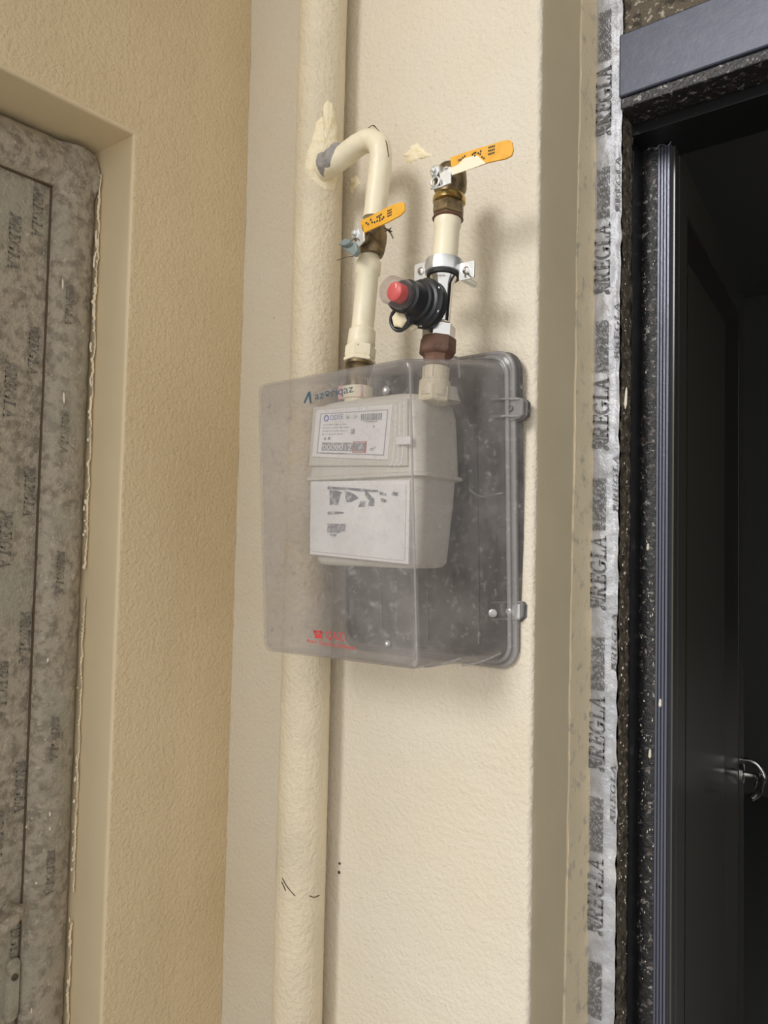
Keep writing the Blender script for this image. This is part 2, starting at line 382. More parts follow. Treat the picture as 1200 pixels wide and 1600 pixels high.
bm = B(); box(bm, (XF - .10, -.299, 0), (XF - .034, yo - .001, ZH - .001)); obj('core', bm, M['jamb'], d1)
bm = B(); box(bm, (XF - .0275, yi - .001, 0), (XF - .021, yi + .0045, zi)); obj('gap_shade', bm, M['crack'], d1)  # dark strips painted in for the shaded gap round the leaf
bm = B(); box(bm, (XF - .0275, -.298, zi - .003), (XF - .020, yi + .0045, zi + .002)); obj('gap_shade', bm, M['crack'], d1)
# printed words reading downwards on the leaf and frame
bm = B()
U = V((0, 0, -1)); W = V((0, 1, 0))
def col_words(px, h, x, ys):
    for py in ys:
        O = atx(px - (py - 728) * .03, py, x); regla(bm, O, U, W, h, 1.05)
col_words(40, .017, XF - .0235, (290, 506, 728, 956, 1190, 1425))
col_words(4, .019, XF - .0235, (330, 562, 797, 1032, 1270))
obj('lettering', bm, M['foil_ink_left'], leaf1)
bm = B(); U = V((0, 0, -1))
for py in (440, 640, 860, 1120, 1330):
    regla(bm, atx(104 - (py - 440) * .033, py, XF + .0035), U, W, .013, 1.2)
obj('lettering', bm, M['foil_ink_left'], d1)
# ragged torn foil along the outer side of the frame
bm = B()
for (pz0, pz1, wd) in ((1.50, 2.20, .010), (.95, 1.45, .008), (.45, .9, .008)):
    n = 520; prev = None
    for i in range(n + 1):
        z = pz0 + (pz1 - pz0) * i / n
        wv = wd * (.12 + .7 * max(0, noise.noise(V((pz0, 0, z * 22))) + .15) + .5 * abs(noise.noise(V((pz0, 4, z * 140))))); y0 = yo - .0015 - .004 * abs(noise.noise(V((3, 1, z * 20))))
        a = bm.verts.new((XF - .004, y0, z)); b_ = bm.verts.new((XF + .004 + .003 * noise.noise(V((0, 7, z * 50))), y0 - wv * .55, z)); c_ = bm.verts.new((XF + .001, y0 - wv, z))
        if prev: bm.faces.new((prev[0], a, b_, prev[1])); bm.faces.new((prev[1], b_, c_, prev[2]))
        prev = (a, b_, c_)
o = obj('torn_edge', bm, M['filler'], d1, True); o['label'] = 'ragged cream-stained edge of the foil wrap'
bm = B()
random.seed(3)
for i in range(40):
    z = random.choice([random.uniform(1.78, 2.08), random.uniform(.75, 1.75)]); y = random.choice([yo - .008, yi + .022 + random.gauss(0, .009), yo - .009]) + random.gauss(0, .0015)
    s = random.uniform(.001, .0022); l = random.uniform(.003, .012) * (1.8 if z > 1.78 else 1)
    lathe(bm, V((XF + .001, y, z)), V((0, random.uniform(-.1, .1), 1)), [(0, s * .3), (l * .3, s), (l * .8, s * .8), (l, s * .2)], 6)
o = obj('torn_foil_chips', bm, M['white_edge'], d1); o['kind'] = 'stuff'
# wrapped lever knob and lock escutcheon at the bottom left
bm = B(); kc = atx(14, 1420, XF - .02)
tube(bm, smooth_path([kc + V((-.004, .0, 0)), kc + V((.02, 0, 0)), kc + V((.034, -.012, -.004)), kc + V((.036, -.05, -.018)), kc + V((.03, -.09, -.03))], 6), .0095, 14, .003)
bmesh.ops.create_uvsphere(bm, u_segments=16, v_segments=10, radius=.0125, matrix=Matrix.Translation(kc + V((.026, .004, .001))))
o = obj('door_handle', bm, M['foil_left'], d1, True)
bm = B(); ec = atx(17, 1545, XF - .024)
loft(bm, [[ec + V((dx, y * s, z * s)) for y, z in rrect(.011, .05, .010, 6)] for dx, s in ((-.003, 1), (.006, 1), (.010, .8))])
o = obj('escutcheon', bm, M['foil_left'], d1, True)
bm = B(); 
lathe(bm, ec + V((.0095, 0, .022)), V((1, 0, 0)), [(0, .0055), (.003, .0055), (.004, .003)], 14); obj('lock_cylinder', bm, M['paste'], o, True)
o['label'] = 'foil-wrapped lock escutcheon'

# ------------------------------------------------------------------ right doorway: foil covered casing, metal frame, open leaf
d2 = empty('door_2', 'open black metal door with foil-wrapped casing, right', None, kind='structure')
YF = 1.2
xa, xb = XE + .004, -.455
zl0 = at(980, 152, 1.185).z; zl1 = at(980, 54, 1.185).z
bm = B()
def foil_x(z): return xb + .004 * noise.noise(V((0, 0, z * 4))) + .0025 * noise.noise(V((0, 9, z * 40)))
sheet(bm, lambda u, v: V((XE + .001 + (foil_x(ZT * v) - XE - .001) * u, YF - .004 * math.sin(math.pi * min(1, u * 1.15)) ** .5 if u < .87 else YF - .0015, ZT * v)), 14, 420, .0022, 45, V((0, -1, 0)))
cas = obj('foil_casing', bm, M['foil'], d2, True); cas['label'] = 'silver printed foil tape on the door casing'
bm = B()
for py in (214, 462, 704, 952, 1202, 1454, 1712):
    O = at(938 - (py - 214) * .0215, py, YF - .0065); O.x = XE + .0315 + (.0 if py < 900 else -.002)
    # letters stand to the left: up direction of the letters is -x, reading upwards
    regla(bm, O, V((0, 0, 1)), V((-1, 0, 0)), .0255, .98)
    fineprint(bm, V((O.x - .001, YF - .0066, O.z + .128)), V((0, 0, 1)), V((-1, 0, 0)), .022, .085, 8)
obj('lettering', bm, M['foil_ink'], cas)
bm = B()   # second strip of letters wrapping round the edge
for py in (330, 560, 800, 1050, 1290):
    O = at(968, py, YF - .0045); O.x = xb - .001
    regla(bm, O, V((0, 0, 1)), V((-1, 0, 0)), .0075, 2.6)
obj('edge_lettering', bm, M['foil_ink'], cas)
# plaster and paste residue between foil and frame, then the stepped jamb profile
x0 = xb
bm = B(); sheet(bm, lambda u, v: V((x0 + .004 * u * 0 + .001, YF + .001 + .047 * u, zl0 * v)), 12, 420, .0028, 70, V((1, 0, 0)))
o = obj('paste_strip', bm, M['paste'], d2, True)
bm = B(); sheet(bm, lambda u, v: V((x0 + .46 * v, YF + .008, zl1 + (ZT - zl1) * u)), 60, 60, .004, 60, V((0, -1, 0))); obj('paste_band', bm, M['paste'], d2, True)
bm = B(); box(bm, (x0 - .04, YF + .012, 0), (x0 - .001, 1.36, ZC + .80)); obj('jamb_core', bm, M['jamb'], d2)
def xat(px, D, row=600): return at(px, row, D).x
Y1 = 1.245; Y2 = 1.30
bm = B()
pr = [(x0 - .001, Y1), (x0 + .004, Y1), (x0 + .004, Y1 + .018), (x0 - .0005, Y1 + .022), (x0 - .0005, Y2), (x0 - .006, Y2), (x0 - .006, Y1)]
loft(bm, [[V((x, y, z)) for x, y in pr] for z in (0, at(1000, 233, Y1).z)]); obj('jamb', bm, M['jamb'], d2)
x1 = xat(1008, Y2); x2 = xat(1026, Y2); x3 = xat(1046, Y2)
zj = at(1054, 222, Y2).z
bm = B()
sheet(bm, lambda u, v: V((x0 - .001 + (x2 - x0 + .001) * u, Y2 - .0005 - .003 * math.sin(math.pi * u), zj * v)), 10, 360, .0008, 60, V((0, -1, 0)))
o = obj('stained_stop', bm, M['jamb_dirty'], d2, True); o['label'] = 'black door stop speckled with white paste'
bm = B()
pr = []; nr = 4; wd = (x3 - x2) / nr
for i in range(nr):
    xx = x2 + wd * i
    pr += [(xx, Y2 + .0025), (xx + wd * .18, Y2 - .002), (xx + wd * .78, Y2 - .002), (xx + wd * .9, Y2 + .0025)]
pr += [(x3, Y2 - .001), (x3 + .001, Y2 + .004), (x3 + .001, Y2 + .05), (x2, Y2 + .05)]
loft(bm, [[V((x, y, z)) for x, y in pr] for z in (0, zj - .002)]); o = obj('ribbed_edge', bm, M['rib'], d2); o['label'] = 'ribbed blue-grey metal edge of the jamb'
# head
bm = B(); box(bm, (x0 + .002, 1.178, zl0), (.47, 1.215, zl1), .003); o = obj('lintel', bm, M['lintel'], d2); o['label'] = 'dark blue metal lintel cover'
bm = B(); box(bm, (x0 + .0035, 1.182, zl0 - .018), (.47, 1.24, zl0 - .0005), .002); o = obj('lintel_lip', bm, M['jamb_dirty'], d2)
bm = B(); box(bm, (x0, 1.2405, zj), (.47, 1.35, ZC + .80)); obj('head', bm, M['jamb'], d2)
bm = B(); box(bm, (.42, 1.2, 0), (.47, 1.35, zl0)); obj('jamb', bm, M['jamb'], d2)
# wavy bead of black sealant where the jamb meets the head
bm = B(); tube(bm, smooth_path([V((x1 + .003 + (x3 - x1) * k / 6, Y2 - .004, zj - .002 + .004 * math.sin(k * 2.3))) for k in range(7)], 5), .0014, 8); o = obj('sealant_bead', bm, M['rib'], d2, True)
# paste lumps on the jamb
random.seed(11); bm = B()
for i in range(150):
    z = ZC + random.uniform(-.75, .5) if i < 80 else ZC + random.uniform(-.6, -.05)
    if random.random() < .45: p = V((x0 + .003, random.uniform(YF + .004, Y1 - .004), z)); q = V((1, 0, 0))
    else: p = V((random.uniform(x0 + .004, x2), Y2 - .0035, z)); q = V((0, -1, 0))
    s = random.uniform(.0004, .0012); l = random.uniform(.001, .005)
    lathe(bm, p - V((0, 0, l / 2)), V((random.uniform(-.3, .3), 0, 1)), [(0, s * .4), (l * .3, s), (l * .7, s * .9), (l, s * .3)], 5)
for (px, py, l, D, dx) in ((964, 640, .035, YF + .01, 0), (1031, 1105, .014, Y2 - .003, 0), (1015, 1185, .016, Y2 - .004, 0), (1012, 860, .012, Y2 - .004, 0)):
    p = at(px, py, D) if D > 1.25 else V((x0 + .0035, 1.215, at(px, py, 1.215).z)); lathe(bm, p, V((.05, 0, 1)), [(0, .0008), (l * .2, .0026), (l * .8, .002), (l, .0006)], 8)
o = obj('paste_lumps', bm, M['white_edge'], d2); o['kind'] = 'stuff'
# open leaf swung into the hall
dl = V((cx_.dot(V((756, 70, F))), cy_.dot(V((756, 70, F))), 0)).normalized()
h0 = at(1056, 222, Y2 + .012); h0.x = x3 + .002
h0 = V((x3 + .004, Y2 + .012, 0))
far = atv(1163, 460, h0, dl); LW = (V((far.x, far.y, 0)) - h0).length
ZL = atv(1100, 318, h0, dl).z
nl = V((dl.y, -dl.x, 0))                         # leaf normal towards the viewer (+x)
def LP(s, z, d=0): return h0 + dl * s + nl * d + V((0, 0, z))
leaf = None
pA = atv(1075, 342, h0, dl); pB = atv(1155, 476, h0, dl); pC = atv(1141, 481, h0, dl); pD = atv(1072, 384, h0, dl)
sA, sB, sC = [(V((p.x, p.y, 0)) - h0).length for p in (pA, pB, pC)]; zA, zD = pA.z, pD.z; zb = .25; RD = .014
bm = B(); prism(bm, [LP(0, .01, -RD), LP(LW, .01, -RD), LP(LW, ZL, -RD), LP(0, ZL, -RD)], nl * -.03, .001)
for q in ((0, .01, LW, zb), (0, zA, LW, ZL), (0, zb, sA, zA), (sB, zb, LW, zA)):
    prism(bm, [LP(q[0], q[1]), LP(q[2], q[1]), LP(q[2], q[3]), LP(q[0], q[3])], nl * -(RD + .001), 0)
leaf = obj('door_leaf', bm, M['leaf'], d2)
def ringq(s0_, s1_, z0_, z1_, d): return [LP(s0_, z0_, d), LP(s1_, z0_, d), LP(s1_, z1_, d), LP(s0_, z1_, d)]
bm = B(); g = .02; zt_ = min(zA - .02, zD)
R_ = [ringq(sA - .003, sB + .003, zb - .003, zA + .003, .0008), ringq(sA, sB, zb, zA, -.001), ringq(sA + g, sC, zb + .04, zt_, -RD + .001)]
loft(bm, R_, False, False); obj('moulding', bm, M['leaf_shade'], leaf)
bm = B(); q0 = ringq(sA + g, sC, zb + .04, zt_, -RD + .001); q1 = ringq(sA + g + .004, sC - .004, zb + .044, zt_ - .004, -RD + .003)
loft(bm, [q0, q1], False, True); obj('panel', bm, M['leaf'], leaf)
# chrome levers either side of the lock edge, latch above
hz = atv(1150, 1222, h0, dl).z
def lever(side, dirn, nm):
    b_ = B(); base = LP(LW - .055, hz, .0 if side > 0 else -.045); n_ = nl * side
    lathe(b_, base, n_, [(0, .025), (.006, .025), (.009, .02)], 20)
    tube(b_, smooth_path([base, base + n_ * .03, base + n_ * .045 + dl * (dirn * .012), base + n_ * .05 + dl * (dirn * .05), base + n_ * .05 + dl * (dirn * .105) + V((0, 0, -.012)), base + n_ * .035 + dl * (dirn * .125) + V((0, 0, -.022))], 6), [.009] * 31, 12)
    return obj(nm, b_, M['chrome'], leaf, True)
lever(1, -1, 'lever_handle')
# second leaf's curved pull showing just past the edge of the first
b_ = B(); pc = at(1166, 1222, h0.y + LW - .02)
b_.free()
bm = B(); hb = LP(LW + .0, hz + .0, -.02)
tube(bm, smooth_path([hb + V((-.01, .0, .01)), hb + V((.02, 0, .022)), hb + V((.05, 0, .018)), hb + V((.068, 0, -.012)), hb + V((.05, 0, -.04))], 7), [.0055 + .004 * (i / 28) for i in range(29)], 12)
o = obj('curved_handle', bm, M['chrome'], leaf, True); o['label'] = 'curved chrome handle at the lock edge'
bm = B(); lb = LP(LW, atv(1146, 1158, h0, dl).z, -.02); box(bm, (lb.x - .006, lb.y - .004, lb.z - .016), (lb.x + .010, lb.y + .006, lb.z + .016), .002); obj('latch', bm, M['zinc'], leaf)

# ------------------------------------------------------------------ painted riser
rx, ry, rr = -.8975, .953, .0415
bm = B(); rings = []
for i in range(301):
    z = ZT * i / 300
    ring = []
    for k in range(32):
        a = 2 * math.pi * k / 32; q = V((rx + rr * math.cos(a), ry + rr * math.sin(a), z)); kk = noise.noise(q * 60) * .0007 + noise.noise(V((q.x * 8, q.y * 8, q.z * 5))) * .0008
        ring.append(q + V((math.cos(a), math.sin(a), 0)) * kk)
    rings.append(ring)
loft(bm, rings)
riser = obj('gas_riser_pipe', bm, M['riser'], smooth=True); tag(riser, 'thick cream-painted vertical gas riser pipe left of the meter box', 'pipe')
for pts in (((441, 1372), (449, 1386), (461, 1400)), ((484, 1400), (491, 1402), (499, 1399)), ((440, 1378), (443, 1384), (446, 1392))):
    P_ = []
    for (px, py) in pts:   # point on the pipe's surface
        r = ray(px, py); A = r.x ** 2 + r.y ** 2; Bq = -2 * (r.x * rx + r.y * ry); Cq = rx ** 2 + ry ** 2 - (rr + .0006) ** 2
        disc = Bq * Bq - 4 * A * Cq
        s = (-Bq - math.sqrt(max(0, disc))) / (2 * A); P_.append(V((r.x * s, r.y * s, r.z * s + ZC)))
    bm = B(); tube(bm, smooth_path(P_, 5), .0008, 6); obj('paint_crack', bm, M['crack'], riser)

def on_riser(px, py, off=.001):
    r = ray(px, py); A = r.x ** 2 + r.y ** 2; Bq = -2 * (r.x * rx + r.y * ry); Cq = rx ** 2 + ry ** 2 - (rr) ** 2
    disc = Bq * Bq - 4 * A * Cq; s = (-Bq - math.sqrt(max(0, disc))) / (2 * A); p = V((r.x * s, r.y * s, r.z * s + ZC))
    n = V((p.x - rx, p.y - ry, 0)).normalized(); return p + n * off, n
def lump(outline, centre, f, thick, m, name, parent=None, rings=6):
    """raised irregular patch that follows a surface f(px,py,offset)->(point,normal)"""
    bm = B(); O = []
    n = len(outline)
    for i in range(n):
        a, b2 = outline[i], outline[(i + 1) % n]
        for s in range(4):
            t = s / 4; x = a[0] + (b2[0] - a[0]) * t; y = a[1] + (b2[1] - a[1]) * t
            x += 1.5 * noise.noise(V((x * .2, y * .2, 0))); y += 1.5 * noise.noise(V((x * .2, y * .2, 5))); O.append((x, y))
    rg = []
    for k in range(rings):
        u = k / rings; h = thick * math.sqrt(max(0, 1 - (1 - u) ** 2.2)) if k else -.001; ring = []
        for x, y in O:
            X_ = x + (centre[0] - x) * u; Y_ = y + (centre[1] - y) * u
            p, nn = f(X_, Y_, 0); ring.append(p + nn * (h + (thick * .35 * noise.noise(p * 130) if k else 0)))
        rg.append(ring)
    vs = loft(bm, rg, False, False); p, nn = f(centre[0], centre[1], 0); c = bm.verts.new(p + nn * thick)
    for i in range(len(O)): bm.faces.new((vs[-1][i], vs[-1][(i + 1) % len(O)], c))
    bmesh.ops.recalc_face_normals(bm, faces=bm.faces[:])
    return obj(name, bm, m, parent, True)
def on_wall(px, py, off=0): return at(px, py, 1.0), V((0, -1, 0))
o = lump([(506, 162), (512, 155), (520, 160), (524, 180), (528, 200), (527, 240), (528, 270), (524, 298), (512, 299), (500, 292), (490, 283), (478, 274), (475, 260), (478, 240), (486, 222), (490, 205), (493, 190), (503, 181), (508, 186), (505, 172)],
         (505, 240), on_riser, .0075, M['daub'], 'foam_daub'); tag(o, 'lumpy cream foam daub smeared on the riser where the branch pipe joins', 'filler', 'dried cream filler daubs')
o = lump([(628, 243), (636, 238), (641, 228), (652, 222), (658, 230), (668, 238), (678, 240), (676, 244), (662, 249), (650, 252), (640, 257), (632, 254), (637, 248)], (652, 241), on_wall, .0035, M['daub'], 'filler_patch')
tag(o, 'star-shaped cream filler patch on the wall between the two branch pipes', 'filler', 'dried cream filler daubs')
o = lump([(547, 280), (556, 274), (562, 279), (563, 288), (556, 296), (549, 304), (545, 298), (549, 290)], (555, 287), on_wall, .0035, M['daub'], 'filler_patch')
tag(o, 'small cream filler blob on the wall just below the gooseneck bend', 'filler', 'dried cream filler daubs')
bm = B()
for (px, py, s) in ((531, 1349, .0028), (530, 1363, .0032)):
    p = at(px, py, .9995); loft(bm, [[p + V((math.cos(a * .7854) * s, -.0012 + .001, math.sin(a * .7854) * s * .8)) for a in range(8)], [p + V((math.cos(a * .7854) * s * .5, -.0022, math.sin(a * .7854) * s * .5)) for a in range(8)]], False, True)
o = obj('mud_specks', bm, M['paste']); tag(o, 'two dark mud specks on the wall right of the lower riser', 'stain')

# ------------------------------------------------------------------ inlet branch: gooseneck, ball valve, coupling
def U_(px, py, D): return at(px, py, D)
t = empty('gas_inlet_pipe', 'cream-painted bent branch pipe looping from the riser down into the meter box', 'pipe')
gp = [at(506, 266, .925), at(524, 254, .918), at(541, 241, .918), at(556, 229, .918), at(572, 221, .918), at(584, 221, .918), at(593, 230, .916), at(595, 247, .915), at(593, 270, .914), at(589, 305, .911), at(585, 342, .908)]
bm = B(); tube(bm, smooth_path(gp, 6), .0178, 22, .0009); obj('bent_pipe', bm, M['pipe'], t, True)
bm = B(); g0 = at(509, 258, .92); tube(bm, smooth_path([g0, at(516, 254, .917), at(527, 246, .917), at(532, 240, .922)], 5), [.0195 + .001 * math.sin(i) for i in range(16)], 18, .003)
o = obj('putty_collar', bm, M['putty'], t, True); o['label'] = 'rough grey putty round the joint'
bm = B()
for a in (0,):
    tube(bm, smooth_path([at(575, 201, .92), at(583, 196, .915), at(592, 205, .912), at(603, 222, .91), at(607, 245, .912)], 5), .0011, 8, .001)
obj('weld_bead', bm, M['brown'], t, True)
axL0 = at(577, 400, .9045); axL1 = at(562, 563, .886); dL = (axL1 - axL0).normalized()
def onL(px, py): # point along lower left pipe axis at image row
    s = (py - 400) / 163.0; return axL0.lerp(axL1, s)
LL = (axL1 - axL0).length
bm = B()
prof = [(-.002, .0150), (.0, .0165), (.006, .0168), (.010, .0195), (.026, .0195), (.029, .0168), (.106, .0172), (.109, .0205), (.122, .0210), (.128, .0215), (.131, .0195), (.150, .0195)]
k_ = LL / .150
lathe(bm, axL0, dL, [(s * k_, r) for s, r in prof], 30); obj('lower_pipe', bm, M['pipe'], t, True)
bm = B(); lathe(bm, axL0 + dL * (.131 * k_), dL, [(0, .0225), (.003, .0235), (.016, .0235), (.0185, .022), (.020, .0245), (.024, .0245), (.025, .022)], 6, .3); o = obj('union_nut', bm, M['pipe'], t)
bm = B(); lathe(bm, axL1 + dL * .004, dL, [(0, .021), (.004, .0215), (.006, .019), (.009, .0215), (.012, .019), (.045, .019)], 26); o = obj('threaded_collar', bm, M['brass_dark'], t, True)

def valve(c, dpipe, name, label, h0_, h1_, body_prof, hand, DH, tagged):
    """ball valve: body on the pipe axis, stem towards the viewer, flat yellow handle"""
    v = empty(name, label, 'valve', 'yellow-handled ball valves')
    b1 = B(); lathe(b1, c, dpipe, body_prof, 28); obj('body', b1, M['brass_dark'], v, True)
    st = V((0, -1, 0)); b2 = B()
    sc0 = c + dpipe * (body_prof[len(body_prof) // 2][0])
    lathe(b2, sc0 + st * .008, st, [(0, .0125), (.018, .0125), (.020, .0105), (.026, .0105)], 16); obj('stem_boss', b2, M['brass_dark'], v, True)
    hx = V((1, 0, 0))
    b3 = B(); lathe(b3, sc0 + st * .033, st, [(0, .0085), (.008, .0085), (.009, .0065)], 6, .2); lathe(b3, sc0 + st * .040, st, [(0, .004), (.006, .0038), (.007, .002)], 12)
    obj('stem_nut', b3, M['zinc'], v)
    return v, sc0
cR = at(706, 262, .912); axR1 = at(683, 556, .886); dR = (axR1 - cR).normalized(); LR = (axR1 - cR).length
vR, sR = valve(cR, dR, 'ball_valve', 'ball valve on the right pipe, its long yellow handle smeared with cream paint', 0, 0,
               [(-.004, .012), (.0, .0185), (.008, .0215), (.022, .0235), (.034, .0235), (.040, .0205), (.044, .0205)], None, 0, False)
# brass end parts of the right valve
bm = B(); lathe(bm, cR + dR * .044, dR, [(0, .0215), (.003, .0235), (.010, .0235), (.012, .020)], 28); obj('brass_ring', bm, M['brass'], vR, True)
bm = B(); lathe(bm, cR + dR * .056, dR, [(0, .0225), (.002, .0238), (.016, .0238), (.018, .0225), (.0185, .021), (.023, .021)], 6, .5); obj('hex_end', bm, M['brass_dark'], vR)
def handle(parent, pts, D, bend, m, th=.0028):
    bm = B(); P_ = [at(x, y, D) for x, y in pts]; prism(bm, P_, V((0, th, 0)), .0006); return obj('handle', bm, m, parent)
DH = .868
hR = handle(vR, [(703, 246), (735, 235), (765, 226), (788, 219), (796, 218.5), (800, 222), (802, 234), (799, 243), (790, 248), (762, 254), (706, 273)], DH, 0, M['yellow'])
bm = B(); prism(bm, [at(x, y, DH - .0006) for x, y in ((703, 263), (716, 257), (724, 248), (733, 245), (746, 243), (752, 249), (759, 255), (735, 264), (706, 273.5))], V((0, .0009, 0)), 0)
obj('paint_smear', bm, M['white_paint'], hR)
bm = B(); prism(bm, [at(x, y, DH) for x, y in ((686, 268), (692, 262), (704, 260), (704, 286), (688, 292))], V((0, .0028, 0)), .0006)
prism(bm, [at(x, y, DH) for x, y in ((686, 268), (692, 262), (698, 259), (702, 263), (688, 272))], V((0, .02, 0)), .0006)
o = obj('handle_root', bm, M['zinc'], vR); o['label'] = 'bare metal bracket end of the handle'
def raised_marks(parent, rows, D, m):
    bm = B()
    for (x, y, dx, dy, h) in rows:
        a = at(x, y, D); b2 = at(x + dx, y + dy, D); u = (b2 - a); 
        bm.faces.new([bm.verts.new(p) for p in (a, b2, b2 + V((0, 0, h)), a + V((0, 0, h)))])
    return obj('markings', bm, m, parent)
mk = []
random.seed(5)
for r in range(3):
    y = 232 + r * 5.2; x = 763
    for k in range(4): mk.append((x + k * 2.7 - r * .2, y - k * .8, 1.9, -.55, .0024))
for (x, y) in ((716, 252), (719, 251), (722, 248), (725, 245.5), (737, 243), (739.5, 241), (742, 240), (746, 241), (749, 242.5), (741, 245), (752, 247), (755, 249), (750, 238)): mk.append((x, y, 2, -.6, .0026))
raised_marks(hR, mk, DH - .0007, M['ink'])
# ring and split pin beside the right stem
bm = B(); rc = at(680, 284, .862)
tube(bm, [rc + V((.0065 * math.cos(a * .4488), 0, .0065 * math.sin(a * .4488))) for a in range(15)], .0016, 8); tube(bm, [at(673, 295, .862), at(681, 294, .862), at(692, 290, .864)], .0013, 8); obj('seal_ring', bm, M['zinc'], vR, True)
# left valve
cL = at(584, 358, .9065); 
vL, sL = valve(cL, dL, 'ball_valve', 'ball valve on the left pipe with short yellow handle and wire seal', 0, 0,
               [(-.006, .017), (.0, .0195), (.010, .0215), (.022, .0215), (.030, .0205), (.038, .0195), (.043, .0175)], None, 0, True)
DL = .863
hL = handle(vL, [(563, 345), (585, 334), (610, 321), (627, 315), (632, 318), (632, 329), (626, 336), (606, 347), (590, 354), (568, 364), (564, 355)], DL, 0, M['yellow'])
mk = []
for (x, y) in ((571, 350), (574, 352), (578, 345), (580, 349), (584, 349), (588, 347), (592, 346), (596, 344), (588, 341), (591, 339), (594, 337), (598, 341), (592, 342)): mk.append((x, y, 2.2, -.9, .0026))
for r in range(3):
    for k in range(3): mk.append((605 + k * 2.4, 331 + r * 4 - k * 1.1, 1.8, -.8, .002))
raised_marks(hL, mk, DL - .0007, M['ink'])
bm = B(); prism(bm, [at(x, y, DL) for x, y in ((560, 352), (568, 350), (569, 376), (559, 386), (556, 380))], V((0, .0028, 0)), .0006); o = obj('handle_root', bm, M['zinc'], vL); o['label'] = 'bare metal bracket end of the handle'
bm = B()
prism(bm, [at(x, y, .858) for x, y in ((530, 378), (538, 372), (546, 374), (556, 380), (558, 392), (552, 400), (541, 392), (533, 386))], V((0, .010, 0)), .002)
tube(bm, smooth_path([at(531, 381, .855), at(540, 382, .853), at(548, 377, .853)], 5), .0022, 8)
obj('seal_tag', bm, M['tagteal'], vL)
bm = B()
tube(bm, smooth_path([at(548, 377, .86), at(557, 372, .86), at(563, 380, .866), at(556, 398, .88), at(540, 402, .88), at(526, 407, .88)], 6), .0007, 6)
tube(bm, smooth_path([at(600, 356, .89), at(607, 359, .885), at(612, 362, .88)], 4), .0011, 6); tube(bm, smooth_path([at(604, 358, .885), at(610, 364, .88), at(614, 372, .878)], 4), .0011, 6); tube(bm, smooth_path([at(602, 361, .885), at(608, 359, .88), at(611, 356, .878)], 4), .0009, 6)
obj('seal_wire', bm, M['wire'], vL, True)

# ------------------------------------------------------------------ right pipe
t = empty('gas_outlet_pipe', 'short cream-painted pipe under the right valve, ending in a brown union nut', 'pipe')
def onR(py):
    s = (py - 262) / (556.0 - 262); return cR.lerp(axR1, s)
a0 = cR + dR * .078; bm = B(); l_ = (onR(412) - a0).length
lathe(bm, a0, dR, [(0, .0195), (.012, .0195), (.015, .0180), (l_ + .02, .0182)], 30); obj('pipe_body', bm, M['pipe'], t, True)
bm = B(); lathe(bm, cR + dR * .0765, dR, [(0, .021), (.0025, .0225), (.004, .0205)], 26); obj('sealant_ring', bm, M['brown'], t, True)
bm = B(); u0 = onR(530); lathe(bm, u0, dR, [(0, .0238), (.002, .0255), (.021, .0262), (.0235, .0245), (.026, .0205), (.03, .019), (.06, .019)], 8, .4); obj('union_nut', bm, M['brown'], t)
bm = B(); lathe(bm, onR(430), dR, [(-.004, .0195), (.002, .021), (.004, .0212), (.010, .0175), (.016, .0145), (.072, .0145), (.078, .020), (.081, .0205)], 26); 
obj('chrome_tail', bm, M['chrome'], t, True)
bm = B(); lathe(bm, onR(510), dR, [(0, .0215), (.002, .0235), (.0195, .0235), (.0215, .0222)], 6, .25); obj('hex_nut', bm, M['chrome'], t)
# lower continuation inside the box
bm = B(); lathe(bm, axR1 + dR * .018, dR, [(0, .019), (.018, .019), (.02, .022), (.042, .022), (.044, .019), (.05, .019)], 26); obj('connector', bm, M['pipe'], t, True)
bm = B(); q = axR1 + dR * .046; lathe(bm, q, dR, [(0, .0215), (.0015, .023), (.020, .023), (.0215, .0215)], 6, .5); o = obj('connector_nut', bm, M['pipe'], t)

# pipe clamp
t = empty('pipe_clamp', 'zinc pipe clamp with two screw ears round the right pipe', 'clamp')
cc = onR(421); bm = B()
def arcstrip(bm, c, d, r0, r1, h, n=28, a0=0, a1=2 * math.pi):
    a, b2 = frame_of(d); d = d.normalized(); rg = []
    for i in range(n + 1):
        an = a0 + (a1 - a0) * i / n; u = a * math.cos(an) + b2 * math.sin(an)
        rg.append([c + u * r0 - d * h / 2, c + u * r1 - d * h / 2 * .9, c + u * (r1 + .001), c + u * r1 + d * h / 2 * .9, c + u * r0 + d * h / 2])
    loft(bm, rg, False, False, True)
arcstrip(bm, cc, dR, .0235, .0268, .020); obj('band', bm, M['zinc'], t, True)
bm = B(); arcstrip(bm, cc + dR * .003, dR, .0178, .0236, .025); obj('rubber_lining', bm, M['rubber'], t, True)
for sgn in (-1, 1):
    bm = B(); e0 = cc + V((sgn * .0385, -.0, .003 if sgn < 0 else -.012))
    P_ = [e0 + V((x * 1.0, -.0015, z)) for x, z in rrect(.0125, .0125, .003, 3)]
    prism(bm, P_, V((0, .0028, 0)), .0005); ear = obj('ear', bm, M['zinc'], t)
    bm = B(); lathe(bm, e0 + V((0, -.0012, 0)), V((0, -1, 0)), [(0, .0058), (.0022, .0055), (.0038, .003)], 16); bx_ = .0022
    box(bm, tuple(e0 + V((-.0035, -.0054, -.0006))), tuple(e0 + V((.0035, -.0048, .0006)))); obj('screw', bm, M['chrome'], ear, True)
bm = B(); lathe(bm, cc + V((0, .024, 0)), V((0, 1, 0)), [(0, .005), (.06, .005)], 12); obj('stud', bm, M['zinc'], t, True)
bm = B()
for dx, dz in ((.008, -.004), (.011, -.009), (.002, -.008), (.006, -.001)): tube(bm, [cc + V((.036, -.002, -.014)), cc + V((.036 + dx, -.004, -.014 + dz))], .0007, 6)
obj('loose_fibres', bm, M['wire'], t)

